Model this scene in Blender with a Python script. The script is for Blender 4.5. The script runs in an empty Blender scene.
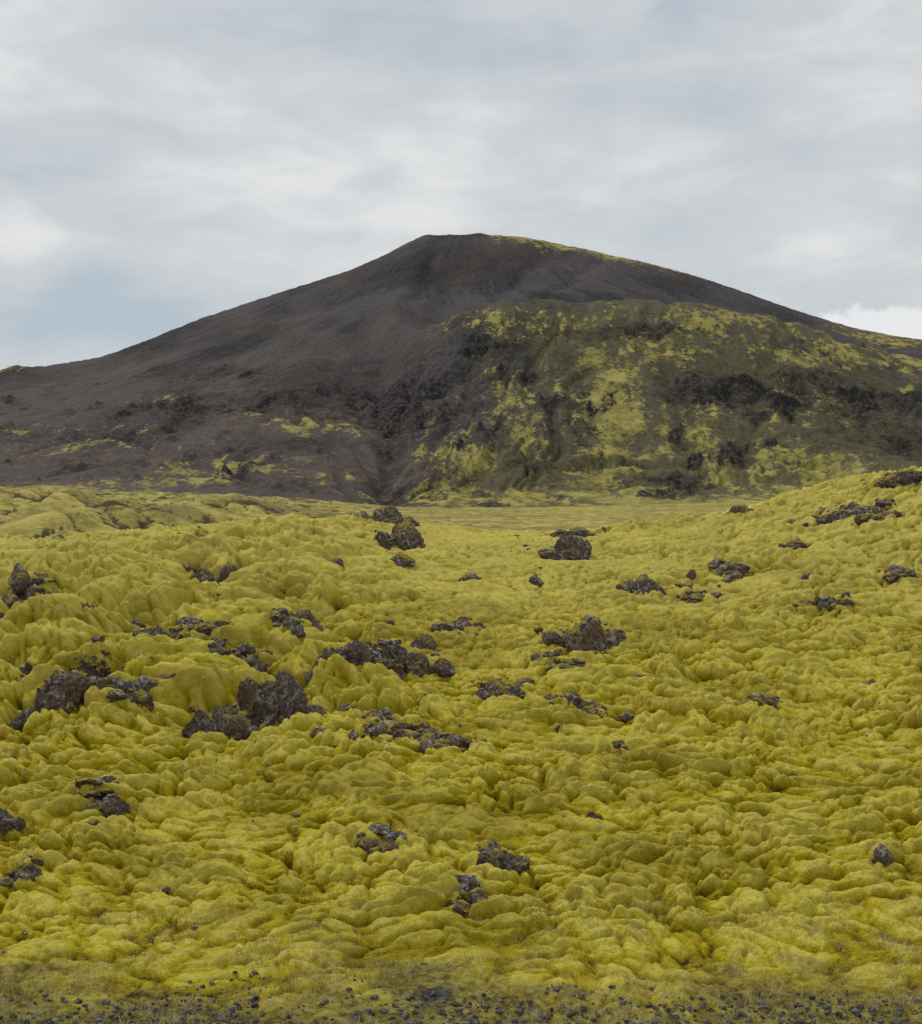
import bpy, bmesh, math, random
import numpy as np
random.seed(7); rng=np.random.default_rng(7)
F=1400.0; CAMZ=5.0
sc=bpy.context.scene
# ---------------------------------------------------------------- noise
_p=np.random.default_rng(3).permutation(256).astype(np.int32)
_ang=np.random.default_rng(5).uniform(0,2*np.pi,256)
_gx=np.cos(_ang).astype(np.float32); _gy=np.sin(_ang).astype(np.float32)
_jx=np.random.default_rng(15).uniform(0.08,.92,256).astype(np.float32); _jy=np.random.default_rng(16).uniform(0.08,.92,256).astype(np.float32)
_g3=np.random.default_rng(9).normal(size=(256,3)).astype(np.float32); _g3/=np.linalg.norm(_g3,axis=1)[:,None]
def perlin(x,y,s=0):
    x=x+s*17.31; y=y+s*9.77
    xi=np.floor(x).astype(np.int32); yi=np.floor(y).astype(np.int32)
    xf=(x-xi).astype(np.float32); yf=(y-yi).astype(np.float32)
    u=xf*xf*xf*(xf*(xf*6-15)+10); v=yf*yf*yf*(yf*(yf*6-15)+10)
    a=_p[xi&255]; b=_p[(xi+1)&255]
    def g(h,i,dx,dy):
        k=_p[(h+i)&255]; return _gx[k]*dx+_gy[k]*dy
    n00=g(a,yi,xf,yf); n10=g(b,yi,xf-1,yf); n01=g(a,yi+1,xf,yf-1); n11=g(b,yi+1,xf-1,yf-1)
    p0=n00+u*(n10-n00); p1=n01+u*(n11-n01)
    return (p0+v*(p1-p0))*1.5
def cushion(x,y,s=0,w=.75):
    """soft rounded hummocks, 0 in the dips between them, 1 on top"""
    x=x+s*7.31; y=y+s*3.77
    xi=np.floor(x).astype(np.int32); yi=np.floor(y).astype(np.int32)
    xf=(x-xi).astype(np.float32); yf=(y-yi).astype(np.float32)
    f1=np.full(x.shape,9,dtype=np.float32); f2=f1.copy()
    for i in (-1,0,1):
        a=_p[(xi+i)&255]
        for j in (-1,0,1):
            k=_p[(a+yi+j)&255]
            d=(i+_jx[k]-xf)**2+(j+_jy[k]-yf)**2
            f2=np.minimum(f2,np.maximum(f1,d)); f1=np.minimum(f1,d)
    f1=np.sqrt(f1); f2=np.sqrt(f2); e=f2-f1
    t=np.clip(e/w,0,1); r=1-(1-t)**2
    return .6*r+.4*np.clip(1-f1*f1*1.2,0,1)
def perlin3(P,s=0):
    P=P+s*13.17
    I=np.floor(P).astype(np.int32); f=(P-I).astype(np.float32); w=f*f*f*(f*(f*6-15)+10)
    out=0
    for dx in (0,1):
        for dy in (0,1):
            for dz in (0,1):
                k=_p[(_p[(_p[(I[:,0]+dx)&255]+I[:,1]+dy)&255]+I[:,2]+dz)&255]
                d=f-np.array([dx,dy,dz],dtype=np.float32)
                n=(_g3[k]*d).sum(1)
                ww=(w[:,0] if dx else 1-w[:,0])*(w[:,1] if dy else 1-w[:,1])*(w[:,2] if dz else 1-w[:,2])
                out=out+n*ww
    return out*1.5
def fbm(x,y,o=4,s=0,g=0.5):
    t=0;a=1;n=0
    for i in range(o):
        t=t+a*perlin(x,y,s+i*3.1); n+=a; a*=g; x=x*2.03; y=y*2.03
    return t/n*1.4
def pillow(x,y,s=0):
    n=np.minimum(np.abs(perlin(x,y,s))*1.7,1); return 1-(1-n)**2
def ss(a,b,x):
    t=np.clip((x-a)/(b-a),0,1); return t*t*(3-2*t)
def gs(x,c,w): return np.exp(-((x-c)/w)**2)
# ---------------------------------------------------------------- mesh helpers
def mesh_grid(name,X,Y,Z,attrs,mat,smooth=True):
    nr,nc=X.shape
    co=np.stack([X,Y,Z],-1).reshape(-1,3).astype(np.float32)
    idx=np.arange(nr*nc,dtype=np.int32).reshape(nr,nc)
    q=np.stack([idx[:-1,:-1],idx[:-1,1:],idx[1:,1:],idx[1:,:-1]],-1).reshape(-1,4)
    return mesh_raw(name,co,q,attrs,mat,smooth)
def mesh_raw(name,co,faces,attrs,mat,smooth=True,loc=None):
    me=bpy.data.meshes.new(name)
    n=len(faces); k=faces.shape[1]
    me.vertices.add(len(co)); me.vertices.foreach_set("co",np.ascontiguousarray(co,dtype=np.float32).ravel())
    me.loops.add(n*k); me.loops.foreach_set("vertex_index",np.ascontiguousarray(faces,dtype=np.int32).ravel())
    me.polygons.add(n); me.polygons.foreach_set("loop_start",np.arange(0,n*k,k,dtype=np.int32))
    me.polygons.foreach_set("use_smooth",np.full(n,smooth,dtype=bool))
    me.update(calc_edges=True)
    for a,v in attrs.items():
        at=me.attributes.new(a,'FLOAT','POINT'); at.data.foreach_set("value",np.ascontiguousarray(v,dtype=np.float32).ravel())
    me.materials.append(mat)
    ob=bpy.data.objects.new(name,me); sc.collection.objects.link(ob)
    if loc is not None: ob.location=loc
    return ob
# ---------------------------------------------------------------- node helper
class NT:
    def __init__(s,tree): s.t=tree; s.n=tree.nodes; s.l=tree.links
    def node(s,ty,**kw):
        n=s.n.new(ty)
        for k,v in kw.items(): setattr(n,k,v)
        return n
    def put(s,sock,v):
        if isinstance(v,bpy.types.NodeSocket): s.l.new(v,sock)
        elif isinstance(v,tuple) and len(v)==3 and sock.type=='RGBA': sock.default_value=(*v,1)
        else: sock.default_value=v
    def math(s,op,a,b=0.0,c=0.0,clamp=False):
        n=s.node('ShaderNodeMath',operation=op,use_clamp=clamp); s.put(n.inputs[0],a); s.put(n.inputs[1],b); s.put(n.inputs[2],c); return n.outputs[0]
    def noise(s,vec,scale,detail=4,rough=.55,dist=0.0):
        n=s.node('ShaderNodeTexNoise'); s.put(n.inputs['Vector'],vec); n.inputs['Scale'].default_value=scale
        n.inputs['Detail'].default_value=detail; n.inputs['Roughness'].default_value=rough; n.inputs['Distortion'].default_value=dist
        return n.outputs['Fac']
    def mr(s,v,a,b,c=0.0,d=1.0,smooth=True):
        n=s.node('ShaderNodeMapRange',interpolation_type='SMOOTHSTEP' if smooth else 'LINEAR')
        s.put(n.inputs[0],v); 
        for i,x in enumerate((a,b,c,d)): n.inputs[i+1].default_value=x
        return n.outputs[0]
    def mix(s,f,a,b,blend='MIX'):
        n=s.node('ShaderNodeMix',data_type='RGBA',blend_type=blend)
        s.put(n.inputs[0],f); s.put(n.inputs[6],a); s.put(n.inputs[7],b); return n.outputs[2]
    def attr(s,name):
        n=s.node('ShaderNodeAttribute'); n.attribute_name=name; return n.outputs['Fac']
    def map(s,vec,scale,rot=(0,0,0)):
        n=s.node('ShaderNodeMapping'); s.put(n.inputs[0],vec); n.inputs['Scale'].default_value=scale; n.inputs['Rotation'].default_value=rot; return n.outputs[0]
def newmat(name,rough=.95,spec=.1):
    m=bpy.data.materials.new(name); m.use_nodes=True; t=NT(m.node_tree)
    b=m.node_tree.nodes['Principled BSDF']; b.inputs['Roughness'].default_value=rough; b.inputs['Specular IOR Level'].default_value=spec
    pos=t.node('ShaderNodeNewGeometry')
    return m,t,b,pos
def bump(t,b,h,strength,dist,prev=None):
    n=t.node('ShaderNodeBump'); t.put(n.inputs['Height'],h); n.inputs['Strength'].default_value=strength; n.inputs['Distance'].default_value=dist
    if prev is not None: t.l.new(prev,n.inputs['Normal'])
    t.l.new(n.outputs[0],b.inputs['Normal']); return n.outputs[0]
# ---------------------------------------------------------------- materials
def mat_mossfield():
    m,t,b,g=newmat('moss_and_lava'); P=g.outputs['Position']
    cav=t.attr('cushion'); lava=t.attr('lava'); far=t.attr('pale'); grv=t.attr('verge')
    n1=t.noise(P,.30,4); n2=t.noise(P,2.2,4,.6); n3=t.noise(P,10,4,.65); n4=t.noise(P,34,3,.75)
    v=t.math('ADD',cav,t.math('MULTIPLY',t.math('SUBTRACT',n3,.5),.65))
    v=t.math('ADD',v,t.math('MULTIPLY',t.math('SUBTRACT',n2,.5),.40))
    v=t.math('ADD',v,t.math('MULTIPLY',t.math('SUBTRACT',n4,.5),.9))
    c=t.mix(t.mr(v,.14,.50),(.080,.060,.006),(.33,.252,.007))  # darker moss in the dips, with their shade also painted into the colour
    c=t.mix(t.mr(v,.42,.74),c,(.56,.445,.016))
    c=t.mix(t.mr(v,.68,1.06),c,(.80,.68,.13))  # paler moss on hummock tops, doubling as painted highlights
    c=t.mix(t.mr(n1,.45,.62,0,.50),c,(.245,.192,.009))
    c=t.mix(t.mr(n1,.46,.34,0,.25),c,(.38,.34,.020))
    c=t.mix(t.math('MULTIPLY',t.mr(n2,.5,.70),.4),c,(.31,.18,.012))
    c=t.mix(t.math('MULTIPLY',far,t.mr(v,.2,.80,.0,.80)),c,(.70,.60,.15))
    c=t.mix(t.mr(v,.32,.05,0,.92),c,(.028,.020,.009))  # deep creases: brown soil tone plus crevice shade painted into the albedo
    r1=t.noise(P,3,5,.65); r2=t.noise(P,18,4,.7)
    rc=t.mix(t.mr(r1,.35,.65),(.040,.028,.023),(.14,.095,.073))
    rc=t.mix(t.mr(r2,.50,.68,0,.55),rc,(.30,.26,.225))
    lm=t.mr(t.math('ADD',lava,t.math('MULTIPLY',t.math('SUBTRACT',n3,.5),1.1)),.42,.56)
    c=t.mix(lm,c,rc)
    gn=t.noise(P,25,3,.7)
    gc=t.mix(t.mr(gn,.35,.65),(.035,.031,.030),(.14,.13,.12))
    oc=t.mix(t.mr(n3,.35,.65),(.080,.066,.018),(.36,.29,.095))
    vm=t.math('ADD',grv,t.math('MULTIPLY',t.math('SUBTRACT',n2,.5),1.1))
    c=t.mix(t.mr(vm,.30,.90,0,.85),c,oc)
    c=t.mix(t.mr(vm,.92,1.10),c,gc)
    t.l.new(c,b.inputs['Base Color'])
    h=t.math('ADD',t.math('MULTIPLY',n3,.45),t.math('MULTIPLY',n4,.5))
    bump(t,b,h,1.0,.11)
    return m
def mat_rock():
    m,t,b,g=newmat('lava_rock_with_lichen',.92,.15)
    P=g.outputs['Position']
    a=t.noise(P,1.3,3,.6); n=t.noise(P,6,5,.7); n2=t.noise(P,28,4,.7)
    c=t.mix(t.mr(n,.35,.65),(.062,.047,.040),(.23,.180,.150))
    c=t.mix(t.mr(a,.44,.62,0,.7),c,(.150,.088,.066))
    c=t.mix(t.mr(n2,.5,.7,0,.45),c,(.32,.27,.235))
    c=t.mix(t.mr(n2,.48,.34,0,.7),c,(.028,.022,.020))
    sx=t.node('ShaderNodeSeparateXYZ'); t.l.new(g.outputs['Normal'],sx.inputs[0])
    li=t.math('MULTIPLY',t.mr(t.noise(P,7,5,.75,.5),.50,.60),t.mr(a,.60,.40,.25,1.0))
    li=t.math('MULTIPLY',li,t.mr(sx.outputs[2],-.3,.5,.30,.9))
    c=t.mix(li,c,(.56,.51,.46))
    mo=t.math('MULTIPLY',t.mr(sx.outputs[2],.35,.8),t.mr(t.noise(P,2.6,5,.7),.49,.57))
    c=t.mix(mo,c,(.40,.31,.02))
    t.l.new(c,b.inputs['Base Color'])
    nb=bump(t,b,n,.9,.12); bump(t,b,n2,.8,.04,nb)
    return m
def mat_mountain():
    m,t,b,g=newmat('scree_and_moss_slope'); P=g.outputs['Position']
    moss=t.attr('moss'); red=t.attr('red'); cl=t.attr('crag'); ol=t.attr('olive'); st=t.attr('streak')
    n2=t.noise(P,.06,5,.65); n3=t.noise(P,.3,5,.75); n4=t.noise(P,.9,3,.7)
    c=t.mix(t.mr(st,.2,.8),(.036,.033,.036),(.088,.080,.082))
    c=t.mix(t.math('MULTIPLY',red,t.mr(n2,.3,.65,.35,.95)),c,(.155,.115,.092))
    c=t.mix(t.mr(n3,.48,.72,0,.5),c,(.20,.175,.160))
    c=t.mix(t.mr(n3,.50,.28,0,.55),c,(.024,.021,.022))
    c=t.mix(t.math('MULTIPLY',ol,t.mr(n3,.30,.55,.25,.9)),c,(.170,.150,.062))
    c=t.mix(t.math('MULTIPLY',cl,t.mr(n3,.64,.42)),c,(.034,.030,.032))
    v=t.math('ADD',moss,t.math('MULTIPLY',t.math('SUBTRACT',n3,.5),1.5))
    v=t.math('ADD',v,t.math('MULTIPLY',t.math('SUBTRACT',n2,.5),.7))
    mc=t.mix(t.mr(n2,.35,.65),(.29,.250,.060),(.57,.49,.140))
    mc=t.mix(t.mr(n4,.4,.7,0,.45),mc,(.21,.18,.06))
    c=t.mix(t.mr(v,.36,.72,0,.88),c,mc)
    t.l.new(c,b.inputs['Base Color'])
    nb=bump(t,b,n2,.4,4.0); bump(t,b,n3,.9,2.6,nb)
    return m
def mat_plain():
    m,t,b,g=newmat('mossy_plain'); P=g.outputs['Position']
    dk=t.attr('dip')
    n1=t.noise(P,.03,4,.6); n2=t.noise(P,.2,5,.65); n3=t.noise(P,1.2,4,.7)
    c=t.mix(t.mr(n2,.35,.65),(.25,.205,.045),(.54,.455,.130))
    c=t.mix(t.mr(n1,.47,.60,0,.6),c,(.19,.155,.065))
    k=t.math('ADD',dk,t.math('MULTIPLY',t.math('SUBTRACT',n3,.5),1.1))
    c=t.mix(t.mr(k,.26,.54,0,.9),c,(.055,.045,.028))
    t.l.new(c,b.inputs['Base Color'])
    bump(t,b,n3,.8,.8)
    return m
def mat_simple(name,c1,c2,scale,bs=.02):
    m,t,b,g=newmat(name); P=g.outputs['Position']
    n=t.noise(P,scale,4,.7); t.l.new(t.mix(t.mr(n,.35,.65),c1,c2),b.inputs['Base Color'])
    bump(t,b,n,.6,bs); return m
M_moss=mat_mossfield(); M_rock=mat_rock(); M_mtn=mat_mountain(); M_plain=mat_plain()
M_grav=mat_simple('basalt_gravel',(.035,.032,.03),(.18,.165,.155),9)
M_grass=mat_simple('dry_grass_blades',(.19,.155,.04),(.60,.52,.26),3)
M_ground=mat_simple('dark_tundra_ground',(.06,.055,.02),(.14,.13,.045),.3,.1)
# ---------------------------------------------------------------- foreground terrain
pd=np.array([0,8,13.7,16,19.5,25,29,34,41,49,58,66,80,100,130,170])
pz=np.array([0,0,0.0,.1,.29,.75,1.1,1.65,2.4,3.3,4.15,4.25,3.6,2.2,.4,-1.5])
_dd=np.linspace(0,170,1701); _pp=np.interp(_dd,pd,pz); _k=np.exp(-np.linspace(-2,2,41)**2); _k/=_k.sum()
_pp=np.convolve(np.pad(_pp,20,mode='edge'),_k,'valid')
cpx=np.array([-600,-200,0,100,200,300,400,500,600,700,800,870,922,1100,1500])
cpy=np.array([560,550,545,538,527,523,527,537,537,526,508,489,474,448,430])
cx=(cpx-461)/F*58; cr=(530-cpy)/F*58
def H0(x,y):
    z=np.interp(y,_dd,_pp)
    return z+np.interp(x,cx,cr)*ss(30,58,y)
def locate(px,py):
    u=(px-461)/F; tgt=-(py-512)/F
    d=np.arange(12,62,.05); e=(H0(u*d,d)-CAMZ)/d
    i=np.argmax(e>=tgt) if (e>=tgt).any() else int(np.argmax(e))
    return u*d[i],d[i]
PATCH=[(398,742,55,10),(580,712,36,10),(585,642,36,10),(500,690,30,9),(385,664,52,11),(75,688,70,14),(130,712,42,9),(235,668,36,10),
 (855,516,50,7),(905,482,30,6),(500,870,24,8),(380,852,22,7),(250,722,55,8),(830,610,18,4),(755,705,18,4),(690,600,20,5),(20,880,18,8),
 (560,668,30,5),(455,632,20,6),(740,578,16,4),(650,680,14,4),(440,750,25,5),(30,605,18,6),(105,797,20,6),(470,915,16,4),(900,575,14,4),(790,550,14,4),(170,650,50,8),(150,655,30,6),(290,640,25,5)]
PW=[]
for (px,py,rx,ry) in PATCH:
    x,y=locate(px,py); y2=locate(px,py-ry)[1]; y1=locate(px,py+ry)[1]
    PW.append((x,y,rx/F*y*.8,max((y2-y1)*.5,.25)))
def fields(X,Y):
    wx=X+.9*perlin(X*.22,Y*.22,1)+.30*perlin(X*.9,Y*.9,2); wy=Y+.9*perlin(X*.22,Y*.22,3)+.30*perlin(X*.9,Y*.9,4)
    vx=wx+.10*perlin(X*2.6,Y*2.6,33); vy=wy+.10*perlin(X*2.6,Y*2.6,34)
    ca,sa=math.cos(.6),math.sin(.6)
    a=wx*ca+wy*sa; c=-wx*sa+wy*ca
    U=X/np.maximum(Y,1)*F+461
    bigm=np.clip(ss(25,29,Y)*(1-ss(48,58,Y))*(1-ss(300,450,U)),0,1)
    big=cushion(a*.25,c*.44,5,.8)
    swell=fbm(X*.16,Y*.16,2,88)
    mid=.6*cushion(a*.50,c*.80,6)+.4*pillow(a*.40,c*.6,6.5)
    sm=.8*cushion(vx*1.15,vy*1.4,7,.7)+.2*pillow(vx*.9,vy*1.2,7.5)
    sm2=.85*cushion(vx*2.5,vy*2.9,8,.65)+.15*pillow(vx*1.9,vy*2.2,8.5)
    ti=cushion(vx*6,vy*6.5,9,.8)
    calm=1-.5*ss(300,420,U)*(1-ss(560,640,U))*ss(31,37,Y)
    mod=.45+.85*np.clip(fbm(X*.25,Y*.25,2,11)+.5,0,1)
    edge=ss(13.5,18.5,Y)
    z=swell*.18+(big-.55)*(.08+1.20*bigm)+(mid-.5)*(.23+.15*ss(22,30,Y)+.05*bigm)*calm*mod+(sm-.55)*.30*calm*mod+(sm2-.55)*.155*(.5+.5*mod)
    z=z*(edge*.8+.2)+(ti-.5)*.045*(.4+.6*edge)+fbm(X*8,Y*8,3,12)*.017
    m=np.zeros_like(X)
    for (x,y,rx,ry) in PW:
        m=np.maximum(m,np.exp(-((X-x)/rx)**2-((Y-y)/ry)**2))
    nz=fbm(X*.8,Y*.8,4,13)
    sp=ss(.33,.58,fbm(X*.33,Y*.33,3,15))*.36*ss(18,26,Y)
    hollow=bigm*ss(.55,.18,big)*.88+ss(.42,.15,mid)*.36*ss(-.1,.4,fbm(X*.15,Y*.15,2,17))*ss(18,25,Y)
    lava=np.clip(m*.95+sp+hollow+nz*.45-.12,0,1)*ss(13.5,16,Y)
    L=ss(.42,.66,lava)
    rg=1-np.abs(fbm(X*1.7,Y*1.7,4,21,.6)); rg2=fbm(X*5,Y*5,4,22,.65)
    z=z*(1-.4*L)+L*(-.12+.26*(rg-.6)+.15*rg2)
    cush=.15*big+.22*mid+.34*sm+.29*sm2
    cush=np.clip((cush-.28)/.42,0,1)*.85+.15*ti  # low in creases, high on tops; drives moss tone and its painted shading
    return z,cush,lava
yr=[7.0]
while yr[-1]<165: yr.append(yr[-1]*(1.0019 if yr[-1]<70 else 1.007))
yr=np.array(yr); uc=np.linspace(-.50,.50,1080)
Y=np.repeat(yr[:,None],len(uc),1); X=Y*uc[None,:]
dz,cush,lava=fields(X,Y)
Z=H0(X,Y)+dz
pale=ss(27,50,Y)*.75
verge=1-ss(13.2,16.4,Y+1.1*fbm(X*.5,Y*.5,3,31))
# the moss sags downhill: hummock tops lean towards the foot of the slope
LX,LY=.18,.55
lean=np.clip(dz,-.5,.9)*ss(13,17,Y)
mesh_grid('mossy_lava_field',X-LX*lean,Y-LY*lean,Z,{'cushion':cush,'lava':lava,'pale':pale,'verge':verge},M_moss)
def height(x,y):
    X=np.atleast_1d(np.array(x,dtype=float)); Y=np.atleast_1d(np.array(y,dtype=float))
    dz=fields(X,Y)[0]
    for _ in range(2):
        l=np.clip(dz,-.5,.9)*ss(13,17,Y); dz=fields(X+LX*l,Y+LY*l)[0]
    return H0(X+LX*l,Y+LY*l)+dz
# ---------------------------------------------------------------- plain
gp=np.array([-900,-200,0,100,200,300,385,450,600,700,800,922,1500]); gf=np.array([490,490,490,493,496,500,508,509,506,503,500,492,490])
def footz(u): return CAMZ+(512-np.interp(u*F+461,gp,gf))/F*900
yr=np.concatenate([np.geomspace(75,500,300),np.linspace(502,960,150)]); uc=np.linspace(-.75,.75,900)
Y=np.repeat(yr[:,None],len(uc),1); X=Y*uc[None,:]; U=uc[None,:]*F+461
b0=np.interp(Y,[75,130,300,600,900,960],[-3,-1,2.2,5.4,8,8.5])
t=ss(350,900,Y); Z=b0*(1-t)+t*(footz(X/Y)+(Y-900)*.02)
lf=.25+.75*ss(560,260,U)
cq=cushion(X/6+.5*perlin(X/9,Y/9,45),Y/9,43)
Z+=fbm(X/60,Y/60,4,41)*1.8*lf+fbm(X/12,Y/12,3,42)*1.0*lf+(cq-.5)*1.6*lf
for (px,py,d,w,wy) in [(40,496,330,75,60),(110,502,260,45,30),(215,498,430,60,50),(-60,490,350,90,60),(190,514,200,60,25),(330,512,500,60,50),(60,518,170,80,20)]:
    x=(px-461)/F*d; top=CAMZ+(512-py)/F*d; bz=np.interp(d,[75,130,300,600,900],[-3,-1,2.2,5.4,8])
    Z+=np.maximum(top-bz,0)*np.exp(-((X-x)/(w/F*d))**2-((Y-d)/wy)**2)
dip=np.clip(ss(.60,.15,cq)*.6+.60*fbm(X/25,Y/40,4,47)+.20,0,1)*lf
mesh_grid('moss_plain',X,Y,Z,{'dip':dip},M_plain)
# ---------------------------------------------------------------- mountain
tpx=np.array([-900,-500,-200,0,100,150,200,250,300,350,385,405,425,450,480,520,560,600,650,700,750,800,850,900,922,1100,1500,1900])
rpy=np.array([480,455,405,374,358,340,319,303,287,271,256,245,235,235,235,237,244,253,264,278,295,313,328,338,341,375,440,480])
spx=np.array([-900,-500,-200,0,100,200,300,360,395,430,480,540,600,650,700,760,850,922,1100,1500,1900])
spy=np.array([490,470,438,422,408,392,372,362,352,322,306,300,302,304,306,313,345,360,398,460,490])
def sm_interp(p,q,u,w):
    g=np.arange(-1000,2001,2.0); v=np.interp(g,p,q); k=np.exp(-(np.arange(-40,41)*2.0/w)**2); k/=k.sum()
    v=np.convolve(np.pad(v,40,mode='edge'),k,'valid'); return np.interp(u,g,v)
uc=np.linspace(-.70,.70,1450); U=uc*F+461
Yr=np.interp(U,[-900,0,200,400,1000,1900],[1600,1700,1850,2000,2000,1700])
zr=CAMZ+(512-sm_interp(tpx,rpy,U,6))/F*Yr
zs=CAMZ+(512-sm_interp(spx,spy,U,22))/F*1350
fz=footz(uc)
sh=ss(395,450,U)*(1-ss(850,1050,U))
zlin=zs+(zr-zs)*(1480-1350)/(Yr-1350)
zd=zlin*(1-sh)+(zs-4)*sh
K=[np.full_like(U,v) for v in (820,900,1020,1180,1350,1480)]+[(1480+Yr)/2,Yr,Yr+60,Yr+500,Yr+1500]
zm=zd+(zr-zd)*(.5-.07*sh)
V=[fz-8,fz,fz+(zs-fz)*(.15),fz+(zs-fz)*(.52),zs,zd,zm,zr,zr-8,zr*.6,zr*0]
K=np.array(K);V=np.array(V)
T=np.zeros_like(V)
s=(V[1:]-V[:-1])/(K[1:]-K[:-1])
T[1:-1]=(s[1:]+s[:-1])/2; T[0]=s[0]; T[-1]=s[-1]
yr=np.concatenate([np.arange(830,2080,1.75),np.linspace(2085,3400,60)])
Y=np.repeat(yr[:,None],len(uc),1); X=Y*uc[None,:]; UU=np.repeat(U[None,:],len(yr),0)
Z=np.zeros_like(Y)
for i in range(len(K)-1):
    h=(K[i+1]-K[i])[None,:]; tt=(Y-K[i][None,:])/h; mk=(tt>=0)&(tt<1) 
    if i==0: mk=tt<1
    if i==len(K)-2: mk=tt>=0
    h00=2*tt**3-3*tt**2+1;h10=tt**3-2*tt**2+tt;h01=-2*tt**3+3*tt**2;h11=tt**3-tt**2
    z=h00*V[i]+h10*h*T[i]+h01*V[i+1]+h11*h*T[i+1]
    Z=np.where(mk,z,Z)
Z=np.maximum(Z,-5)
PY=512-(Z-CAMZ)/Y*F
low=ss(890,1000,Y); ridgefade=1-.8*gs(Y,Yr[None,:],90)
th=np.arctan2(X-20,2050-Y); r=np.hypot(X-20,2050-Y)
th2=th+.07*fbm(X/160,Y/160,3,51)
shf=sh[None,:]*(1-ss(1360,1500,Y+60*fbm(X/60,Y/60,3,90)))
rock_n=ss(.18,.5,fbm(X/45,Y/70,5,91,.65))
bandy=.5+.5*np.sin((PY+.10*(UU-700)+8*fbm(X/60,Y/60,3,95))/5.5)
brk=ss(-.25,.35,fbm(X/35,Y/50,4,97,.6))
crag0=(1.0*gs(UU,705,60)*gs(PY,392,15)+1.0*gs(UU,890,65)*gs(PY,412,26)+.85*gs(UU,775,55)*gs(PY,388,15))*(.35+.65*brk)+.55*gs(UU,330,120)*gs(PY,400,14)+.5*gs(UU,160,60)*gs(PY,412,10)+.6*gs(UU,400,35)*gs(PY,400,22)+.7*gs(UU,670,50)*gs(PY,482,10)+.4*gs(UU,560,30)*gs(PY,405,26)+.6*gs(UU,230,140)*gs(PY,452-.12*(UU-230),5)+.45*gs(UU,500,40)*gs(PY,350,10)+.5*gs(UU,450,50)*gs(PY,380,30)+.4*gs(UU,250,90)*gs(PY,375,8)+.5*gs(UU,60,80)*gs(PY,435,6)+.5*gs(UU,640,70)*gs(PY,330,6)+.5*gs(UU,540,40)*gs(PY,465,8)
crag0=crag0+.58*rock_n*shf*ss(320,360,PY)+.45*rock_n*ss(365,405,PY)
crag=np.clip(crag0*(.75+.6*bandy)+fbm(X/40,Y/40,4,60)*.6*np.clip(crag0*2.5,0,1),0,1)
rug=np.clip(.42*shf+.10+.30*ss(430,470,PY)*ss(350,430,UU)+.24*ss(390,460,PY)+.5*crag,0,1)
g1=1-np.abs(perlin(th2*16,r/700,52)); g2=1-np.abs(perlin(th2*42,r/450,53)); g3=1-np.abs(perlin(th2*90,r/200,54))
dzr=-(g1**3)*8-(g2**3)*5-(g3**2)*2.2+6
Z+=dzr*rug*low*ridgefade
Z+=(fbm(X/90,Y/90,4,55)*8*rug+fbm(X/22,Y/22,4,56,.6)*3.6*rug+fbm(X/80,Y/80,4,57)*2.5)*low*ridgefade+fbm(X/10,Y/10,3,58)*.6*low
q=Z+fbm(X/50,Y/50,3,61)*14; step=11.0; fq=(q/step)%1.0
Z+=crag*low*(ss(.3,.62,fq)-fq)*step*.7+crag*low*(fbm(X/9,Y/9,4,62,.65)*3.0+(.5-np.abs(fbm(X/25,Y/25,4,92,.6)))*6)
gx=np.interp(Y,[880,1020,1120,1250,1350,1480,1600],[384,384,390,374,382,405,432])+8*perlin(Y/60,Y*0,63)+4*perlin(Y/20,Y*0,64)
dxp=(UU-gx)*Y/F; gm=(1-ss(1480,1650,Y))*ss(900,1010,Y)*(.45+.55*ss(1400,1200,Y))
Z-=gm*(8*np.exp(-(dxp/9)**2)+11*np.exp(-(dxp/42)**2))
sidem=0*Z
for (p0,p1,y0,y1,dp,w) in [(300,384,1250,1060,5,6),(470,392,1180,1000,5,6),(330,380,1350,1130,4,6),(430,388,1300,1120,4,6),(520,560,1330,1050,3,6),(60,250,1300,1000,4,8),(150,330,1400,1150,4,8),(655,690,1300,1020,4,7),(780,740,1300,1020,4,7),(245,335,1700,1400,4,10),(560,470,1950,1560,6,14),(440,410,1950,1560,6,9),(330,350,1200,980,3,5),(200,120,1250,1000,3,6),(610,540,1950,1650,4,10)]:
    tt=np.clip((Y-y1)/(y0-y1),0,1); gc=p1+(p0-p1)*tt+6*perlin(Y/50,Y*0,p0*.01)
    k_=np.exp(-((UU-gc)*Y/F/w)**2)*ss(y1-60,y1,Y)*(1-ss(y0,y0+60,Y)); Z-=dp*k_; sidem=np.maximum(sidem,k_*(Y<1350))
Z+=3.0*gs(UU,478,7)*gs(Y,Yr[None,:],18)+7*gs(UU,14,16)*gs(Y,Yr[None,:],60)+1.6*fbm(X/9,Y/9,3,66)*gs(Y,Yr[None,:],40)*gs(UU,15,40)
Z+=1.1*fbm(X/12,Y/12,3,67)*gs(Y,Yr[None,:],60)
PY=512-(Z-CAMZ)/Y*F
st=1-np.abs(perlin(th2*30,r/90,71)); st2=fbm(th2*70,r/60,4,72,.65); nb_=fbm(X/45,Y/60,5,73,.65); nf=fbm(X/9,Y/16,4,74,.65)
A=np.zeros_like(Z)
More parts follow.
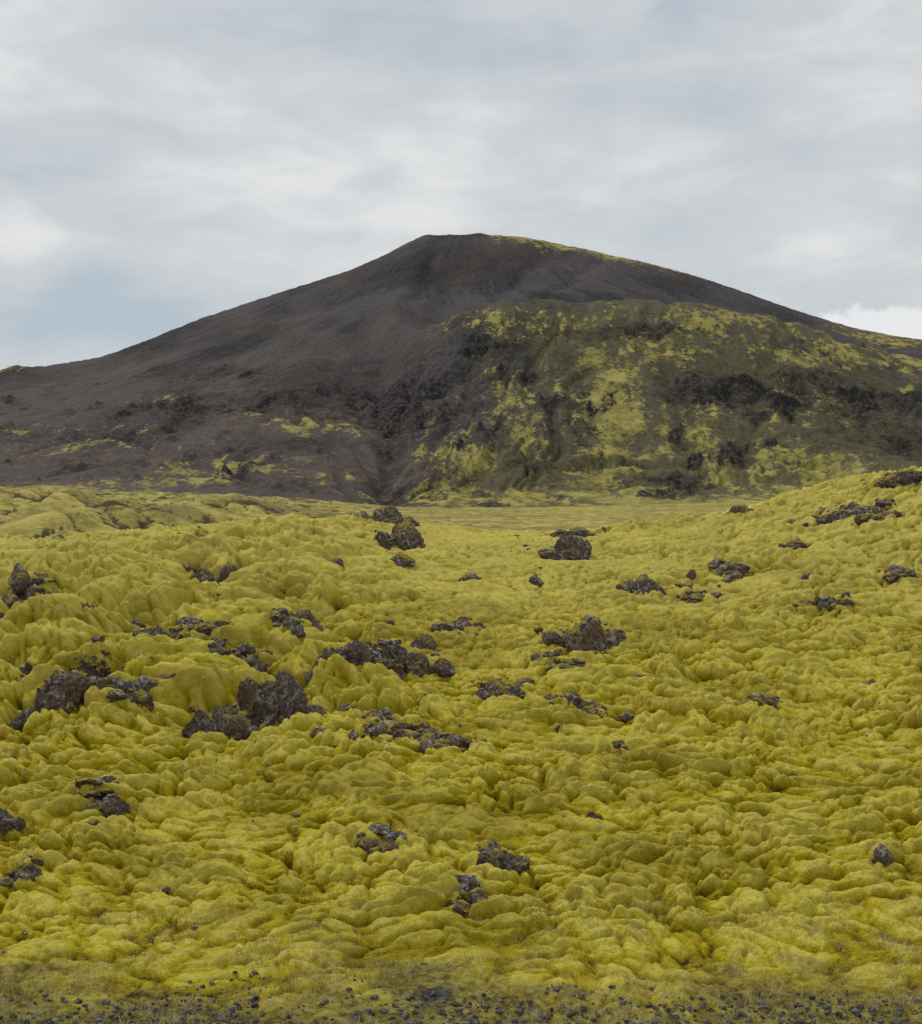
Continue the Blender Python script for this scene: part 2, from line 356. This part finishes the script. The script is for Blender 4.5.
for (px,py,wx,wy,a) in [(612,415,48,80,.76),(600,365,36,30,.62),(590,475,60,22,.62),(760,465,85,30,.68),(820,480,80,30,.64),(500,395,90,60,.46),(520,325,110,26,.44),(700,325,150,28,.50),(820,352,90,26,.56),(910,362,50,22,.58),(660,345,100,40,.47),
   (325,424,60,15,.70),(220,466,80,12,.68),(150,482,90,8,.60),(450,450,55,35,.57),(440,495,90,15,.68),(600,498,170,14,.76),(545,430,50,40,.52),(800,400,90,40,.46),(905,390,12,6,.8),(60,492,130,9,.68),(-200,470,160,20,.4),(1100,450,150,50,.5),(300,455,60,12,.48),(540,390,60,40,.45),(690,430,60,45,.55),(100,440,130,22,.40),(430,420,24,16,.57),(720,500,120,10,.68),(10,432,30,5,.5),(250,410,80,12,.38),(340,478,50,10,.46),(180,400,80,12,.32)]:
    A=np.maximum(A,a*gs(UU,px,wx)*gs(PY,py,wy))
A=A*(1-ss(1400,1500,Y+50*fbm(X/40,Y/40,3,93)))
rim=gs(Y,Yr[None,:]-20,70)*ss(475,500,UU)*(1-ss(650,760,UU))*.60
rim=np.maximum(rim,ss(1700,1900,Y)*ss(740,900,UU)*.50)
rim=np.maximum(rim,gs(Y,Yr[None,:],50)*gs(UU,12,22)*.7)
A=np.maximum(A,rim)
gate=np.clip(A*3,0,1)
moss=A+(A>.04)*(.38*st2+.14*(st-.6)+.28*nb_+.42*nf)*gate-.50*crag
moss=np.where(gm*np.exp(-(dxp/10)**2)>.35,moss-.5,moss)-.25*sidem
olive=np.clip(shf*ss(400,600,UU+50*nb_)*.70+.5*ss(430,500,PY)*ss(380,480,UU)+rim*.8+.4*nb_,0,1)*np.clip(shf+rim+ss(460,490,PY),0,1)*(1-.6*crag)
streak=np.clip(.5+.34*fbm(th2*40,r/300,4,76,.6)+.6*fbm(X/110,Y/160,4,77)-.25*gs(PY,262,20)*gs(UU,480,80),0,1)
red=np.clip(.70*gs(PY,425,50)*ss(430,380,UU)+.70*ss(440,480,PY)+.7*fbm(X/120,Y/160,4,75)+.05+.5*gs(UU,470,60)*gs(PY,400,60)+.4*gs(UU,160,60)*gs(PY,365,22)+.4*gs(UU,320,50)*gs(PY,335,25),0,1)
crag2=np.clip(crag+np.clip(gm*1.3,0,1)*np.exp(-(dxp/9)**2)*(.55+.45*fbm(X/15,Y/15,2,98)),0,1)
mesh_grid('volcanic_mountain',X,Y,Z,{'moss':moss,'red':red,'crag':crag2,'olive':olive,'streak':streak},M_mtn)
# ---------------------------------------------------------------- wide base ground to the horizon
n=60; a=np.linspace(-14000,14000,n); X,Y=np.meshgrid(a,a); Z=np.full_like(X,-9.0)
mesh_grid('ground',X,Y,Z,{},M_ground)
# ---------------------------------------------------------------- rocks
def ico(sub):
    bm=bmesh.new(); bmesh.ops.create_icosphere(bm,subdivisions=sub,radius=1)
    v=np.array([p.co[:] for p in bm.verts],dtype=np.float32); f=np.array([[q.index for q in p.verts] for p in bm.faces],dtype=np.int32); bm.free(); return v,f
I6=ico(6); I5=ico(5); I4=ico(4); I3=ico(3); I2=ico(2)
def chunk(base,seed,dims,rough=1.0):
    v=base[0].copy(); rs=np.random.default_rng(seed)
    for k in range(10):
        nrm=rs.normal(size=3); nrm/=np.linalg.norm(nrm); h=rs.uniform(.45,.85)
        d=v@nrm; over=np.maximum(d-h,0); v=v-np.outer(over*.95,nrm)
    nv=v/np.linalg.norm(v,axis=1)[:,None]
    n1=perlin3(v*1.3,seed); n2=perlin3(v*3.2,seed+1); n3=perlin3(v*7.5,seed+2)
    disp=.34*n1+.34*(.5-np.abs(n2))+.17*(.45-np.abs(n3))
    if len(v)>1000: disp=disp+.07*perlin3(v*17,seed+3)
    v=v+nv*(disp*rough)[:,None]
    ang=rs.uniform(0,6.28); c,s_=math.cos(ang),math.sin(ang)
    v=v@np.array([[c,s_,0],[-s_,c,0],[0,0,1]],dtype=np.float32)
    return v*np.array(dims,dtype=np.float32)
ROCKS=[(226,734,70,38,3),(272,724,60,52,2),(386,526,56,22,3),(395,548,40,20,2),(402,566,28,14,1),(216,580,40,27,2),(88,622,27,33,1),(24,608,30,28,2),
 (566,560,46,22,2),(574,531,38,11,2),(472,583,30,16,1),(536,585,22,12,1),(636,594,42,20,2),(423,646,29,30,1),(360,680,62,31,3),(418,676,62,34,3),(580,654,54,26,4),
 (48,722,66,34,3),(107,806,32,27,2),(8,832,28,22,1),(500,700,38,17,2),(850,522,56,15,4),(880,526,40,11,3),(822,524,28,9,2),(905,485,46,18,3),(745,514,32,11,2),
 (786,554,20,8,1),(900,580,30,12,2),(735,586,20,9,1),(690,586,16,8,1),(502,880,48,24,3),(378,858,36,17,2),(884,880,26,15,1),(458,634,26,13,2),(268,548,26,9,1),(182,571,20,10,1),
 (220,597,14,15,1),(338,574,16,11,1),(76,694,58,27,3),(124,720,48,18,3),(236,670,40,26,2),(155,702,34,16,2),(392,744,38,14,3),(448,754,32,11,2),(580,716,32,12,2),(470,918,20,8,1),(806,583,15,8,1),(95,830,12,8,1),(50,832,20,8,1),(596,822,14,8,1),(760,712,16,8,1),(562,672,20,10,1),(654,680,14,8,1),(310,690,15,15,1),(390,628,11,8,1),(20,556,16,8,1),(60,540,20,8,1),
 (180,657,34,15,2),(150,666,30,13,2),(12,762,16,9,1),(300,648,16,9,1),(20,884,28,13,2)]
for i,(px,py,w,h,k) in enumerate(ROCKS):
    x,y=locate(px,py); W=w/F*y; Hh=h/F*y; base=I6 if w>=60 and y<34 else I5 if w>=26 else I4
    vs=[];fs=[];o=0
    for j in range(k):
        off=(j-(k-1)/2)/max(k,1)*W*.9+random.uniform(-.08,.08)*W
        rw=W/(1.95 if k==1 else 1.4*k**.7)*random.uniform(.8,1.1)
        hh=Hh*random.uniform(.6,1.0)*(1 if j==k//2 else .8)
        v=chunk(base,100+i*7+j,(rw,rw*random.uniform(.7,1.0),hh))
        xx=off; yy=random.uniform(-.15,.2)*W
        hs=height([x+xx,x+xx-rw*.4,x+xx+rw*.4,x+xx],[y+yy,y+yy,y+yy,y+yy-rw*.5])
        zz=float(np.median(hs))-hh*.02
        v=v+np.array([xx,yy,zz],dtype=np.float32); vs.append(v); fs.append(base[1]+o); o+=len(v)
    v=np.concatenate(vs); f=np.concatenate(fs); z0=float(height(x,y)[0])
    v[:,2]-=z0
    mesh_raw('lava_rock',v,f,{},M_rock,True,(x,y,z0))
vs=[];fs=[];o=0;cx_=[];cy_=[];cs=[]
for (x,y,rx,ry) in PW:
    for _ in range(int(16+30*rx)):
        cx_.append(x+random.gauss(0,.65)*rx); cy_.append(y+random.gauss(0,.65)*ry); cs.append(min(.22,.045*math.exp(abs(random.gauss(0,.75))))*(.6+y/45))
Nr=12000; ry_=14.5+50*rng.random(Nr)**1.2; rx_=ry_*rng.uniform(-.45,.45,Nr); _,_,lv=fields(rx_,ry_); kk=np.where(lv>.42)[0][:1400]
for q_ in kk: cx_.append(rx_[q_]); cy_.append(ry_[q_]); cs.append(min(.22,.042*math.exp(abs(random.gauss(0,.7))))*(.6+ry_[q_]/45))
for _ in range(150):
    y=14+45*random.random(); u=random.uniform(-.45,.45); cx_.append(u*y); cy_.append(y); cs.append(.025+.05*random.random()**3)
hz=height(cx_,cy_)
for i in range(len(cs)):
    B=I3 if cs[i]>.1 else I2
    v=chunk(B,500+i,(cs[i],cs[i]*random.uniform(.7,1),cs[i]*random.uniform(.5,.9)),.9)+np.array([cx_[i],cy_[i],hz[i]+cs[i]*.05],dtype=np.float32)
    vs.append(v);fs.append(B[1]+o);o+=len(v)
mesh_raw('lava_rubble',np.concatenate(vs),np.concatenate(fs),{},M_rock,False)
# gravel
N=9000; yy=rng.uniform(11.5,14.9,N); xx=yy*rng.uniform(-.5,.5,N); keep=rng.random(N)<ss(14.8,13.4,yy+1.0*fbm(xx*.6,yy*.6,3,3)); yy=yy[keep]; xx=xx[keep]; hz=height(xx,yy)
lib=[chunk(I2,900+i,(1,.8,.6),.8) for i in range(14)]
siz=.012+.035*rng.random(len(yy))**3
vs=[lib[i%14]*siz[i]+np.array([xx[i],yy[i],hz[i]+siz[i]*.3],dtype=np.float32) for i in range(len(yy))]
nv=len(lib[0]); fs=np.concatenate([I2[1]+nv*i for i in range(len(yy))])
mesh_raw('gravel',np.concatenate(vs),fs,{},M_grav,False)
# dry grass
N=2300; ty=rng.uniform(13.3,17.0,N); tx=ty*rng.uniform(-.5,.5,N); k=fbm(tx*.7,ty*1.2,2,80)>-.05; tx=tx[k];ty=ty[k]
nb=22; bx=np.repeat(tx,nb)+rng.normal(0,.06,len(tx)*nb); by=np.repeat(ty,nb)+rng.normal(0,.06,len(tx)*nb); bz=height(bx,by)-.01
L=rng.uniform(.03,.10,len(bx)); an=rng.uniform(0,6.28,len(bx)); ln=rng.uniform(.2,1.1,len(bx)); w=.0028
dx=np.cos(an);dy=np.sin(an)
p0=np.stack([bx-dy*w,by+dx*w,bz],1);p1=np.stack([bx+dy*w,by-dx*w,bz],1);p2=np.stack([bx+dx*L*ln,by+dy*L*ln,bz+L],1)
co=np.stack([p0,p1,p2],1).reshape(-1,3); f=np.arange(len(co)).reshape(-1,3)
mesh_raw('dry_grass',co,f,{},M_grass,False)
# ---------------------------------------------------------------- world
SE,SA=52,-38   # sun elevation / azimuth from +Y (towards the mountain), degrees
w=bpy.data.worlds.new("World"); sc.world=w; w.use_nodes=True; t=NT(w.node_tree); t.n.clear()
out=t.node('ShaderNodeOutputWorld'); tc=t.node('ShaderNodeTexCoord'); D=tc.outputs['Generated']
sky=t.node('ShaderNodeTexSky',sky_type='NISHITA'); sky.sun_disc=False; sky.sun_elevation=math.radians(SE); sky.sun_rotation=math.radians(SA)
bg1=t.node('ShaderNodeBackground'); t.l.new(sky.outputs[0],bg1.inputs[0]); bg1.inputs[1].default_value=.08
def dirv(px,py):
    v=np.array([(px-461)/F,1,(512-py)/F]); return v/np.linalg.norm(v)
DS=t.map(D,(1,1,1.8),(0,.25,0))
n1=t.noise(DS,3.6,5,.52,.25); n2=t.noise(t.map(D,(1,1,2.8),(0,-.30,0)),10,5,.55,.4)
v=t.math('ADD',t.math('MULTIPLY',n1,.58),t.math('MULTIPLY',n2,.42))
def blob(px,py,sx,sz,amp):
    c=dirv(px,py); m=t.node('ShaderNodeMapping'); t.l.new(D,m.inputs[0]); m.inputs['Location'].default_value=(-c[0]/sx,-c[1]*1.0,-c[2]/sz); m.inputs['Scale'].default_value=(1/sx,1,1/sz)
    L_=t.node('ShaderNodeVectorMath',operation='LENGTH'); t.l.new(m.outputs[0],L_.inputs[0]); return t.mr(L_.outputs['Value'],0,1,amp,0)
for b_ in [(330,190,.20,.05,.04),(40,235,.09,.035,.12),(170,320,.20,.05,-.13),(820,170,.22,.06,.04),(560,30,.35,.05,-.05),(110,110,.2,.06,-.04),(800,270,.2,.04,.05)]:
    v=t.math('ADD',v,blob(*b_))
cc=t.mix(t.mr(v,.34,.50),(.46,.53,.595),(.585,.622,.648))
cc=t.mix(t.mr(v,.48,.68),cc,(.79,.795,.79))
cb=blob(885,330,.080,.028,1.0)
cu=t.math('ADD',cb,t.math('MULTIPLY',t.math('SUBTRACT',t.noise(D,36,5,.6),.5),t.mr(cb,0,.3,0,1.6)))
cc=t.mix(t.mr(cu,.26,.55,0,.75),cc,(.90,.895,.89))
bg2=t.node('ShaderNodeBackground'); t.l.new(cc,bg2.inputs[0]); bg2.inputs[1].default_value=1.0
mx=t.node('ShaderNodeMixShader'); mx.inputs[0].default_value=.96
t.l.new(bg1.outputs[0],mx.inputs[1]); t.l.new(bg2.outputs[0],mx.inputs[2]); t.l.new(mx.outputs[0],out.inputs[0])
# sun
L=bpy.data.lights.new('sun','SUN'); L.energy=1.5; L.angle=math.radians(10); L.color=(1,.95,.86); so=bpy.data.objects.new('sun',L); sc.collection.objects.link(so)
e,a=math.radians(SE),math.radians(SA)
import mathutils
sd=mathutils.Vector((math.sin(a)*math.cos(e),math.cos(a)*math.cos(e),math.sin(e)))
so.rotation_euler=sd.to_track_quat('Z','Y').to_euler()
# camera
cam=bpy.data.cameras.new('camera'); co_=bpy.data.objects.new('camera',cam); sc.collection.objects.link(co_); sc.camera=co_
co_.location=(0,0,CAMZ); co_.rotation_euler=(math.pi/2,0,0)
cam.sensor_fit='VERTICAL'; cam.sensor_height=24; cam.lens=24*F/1024; cam.clip_start=.1; cam.clip_end=40000
sc.view_settings.view_transform='Standard'; sc.view_settings.look='None'; sc.view_settings.exposure=0
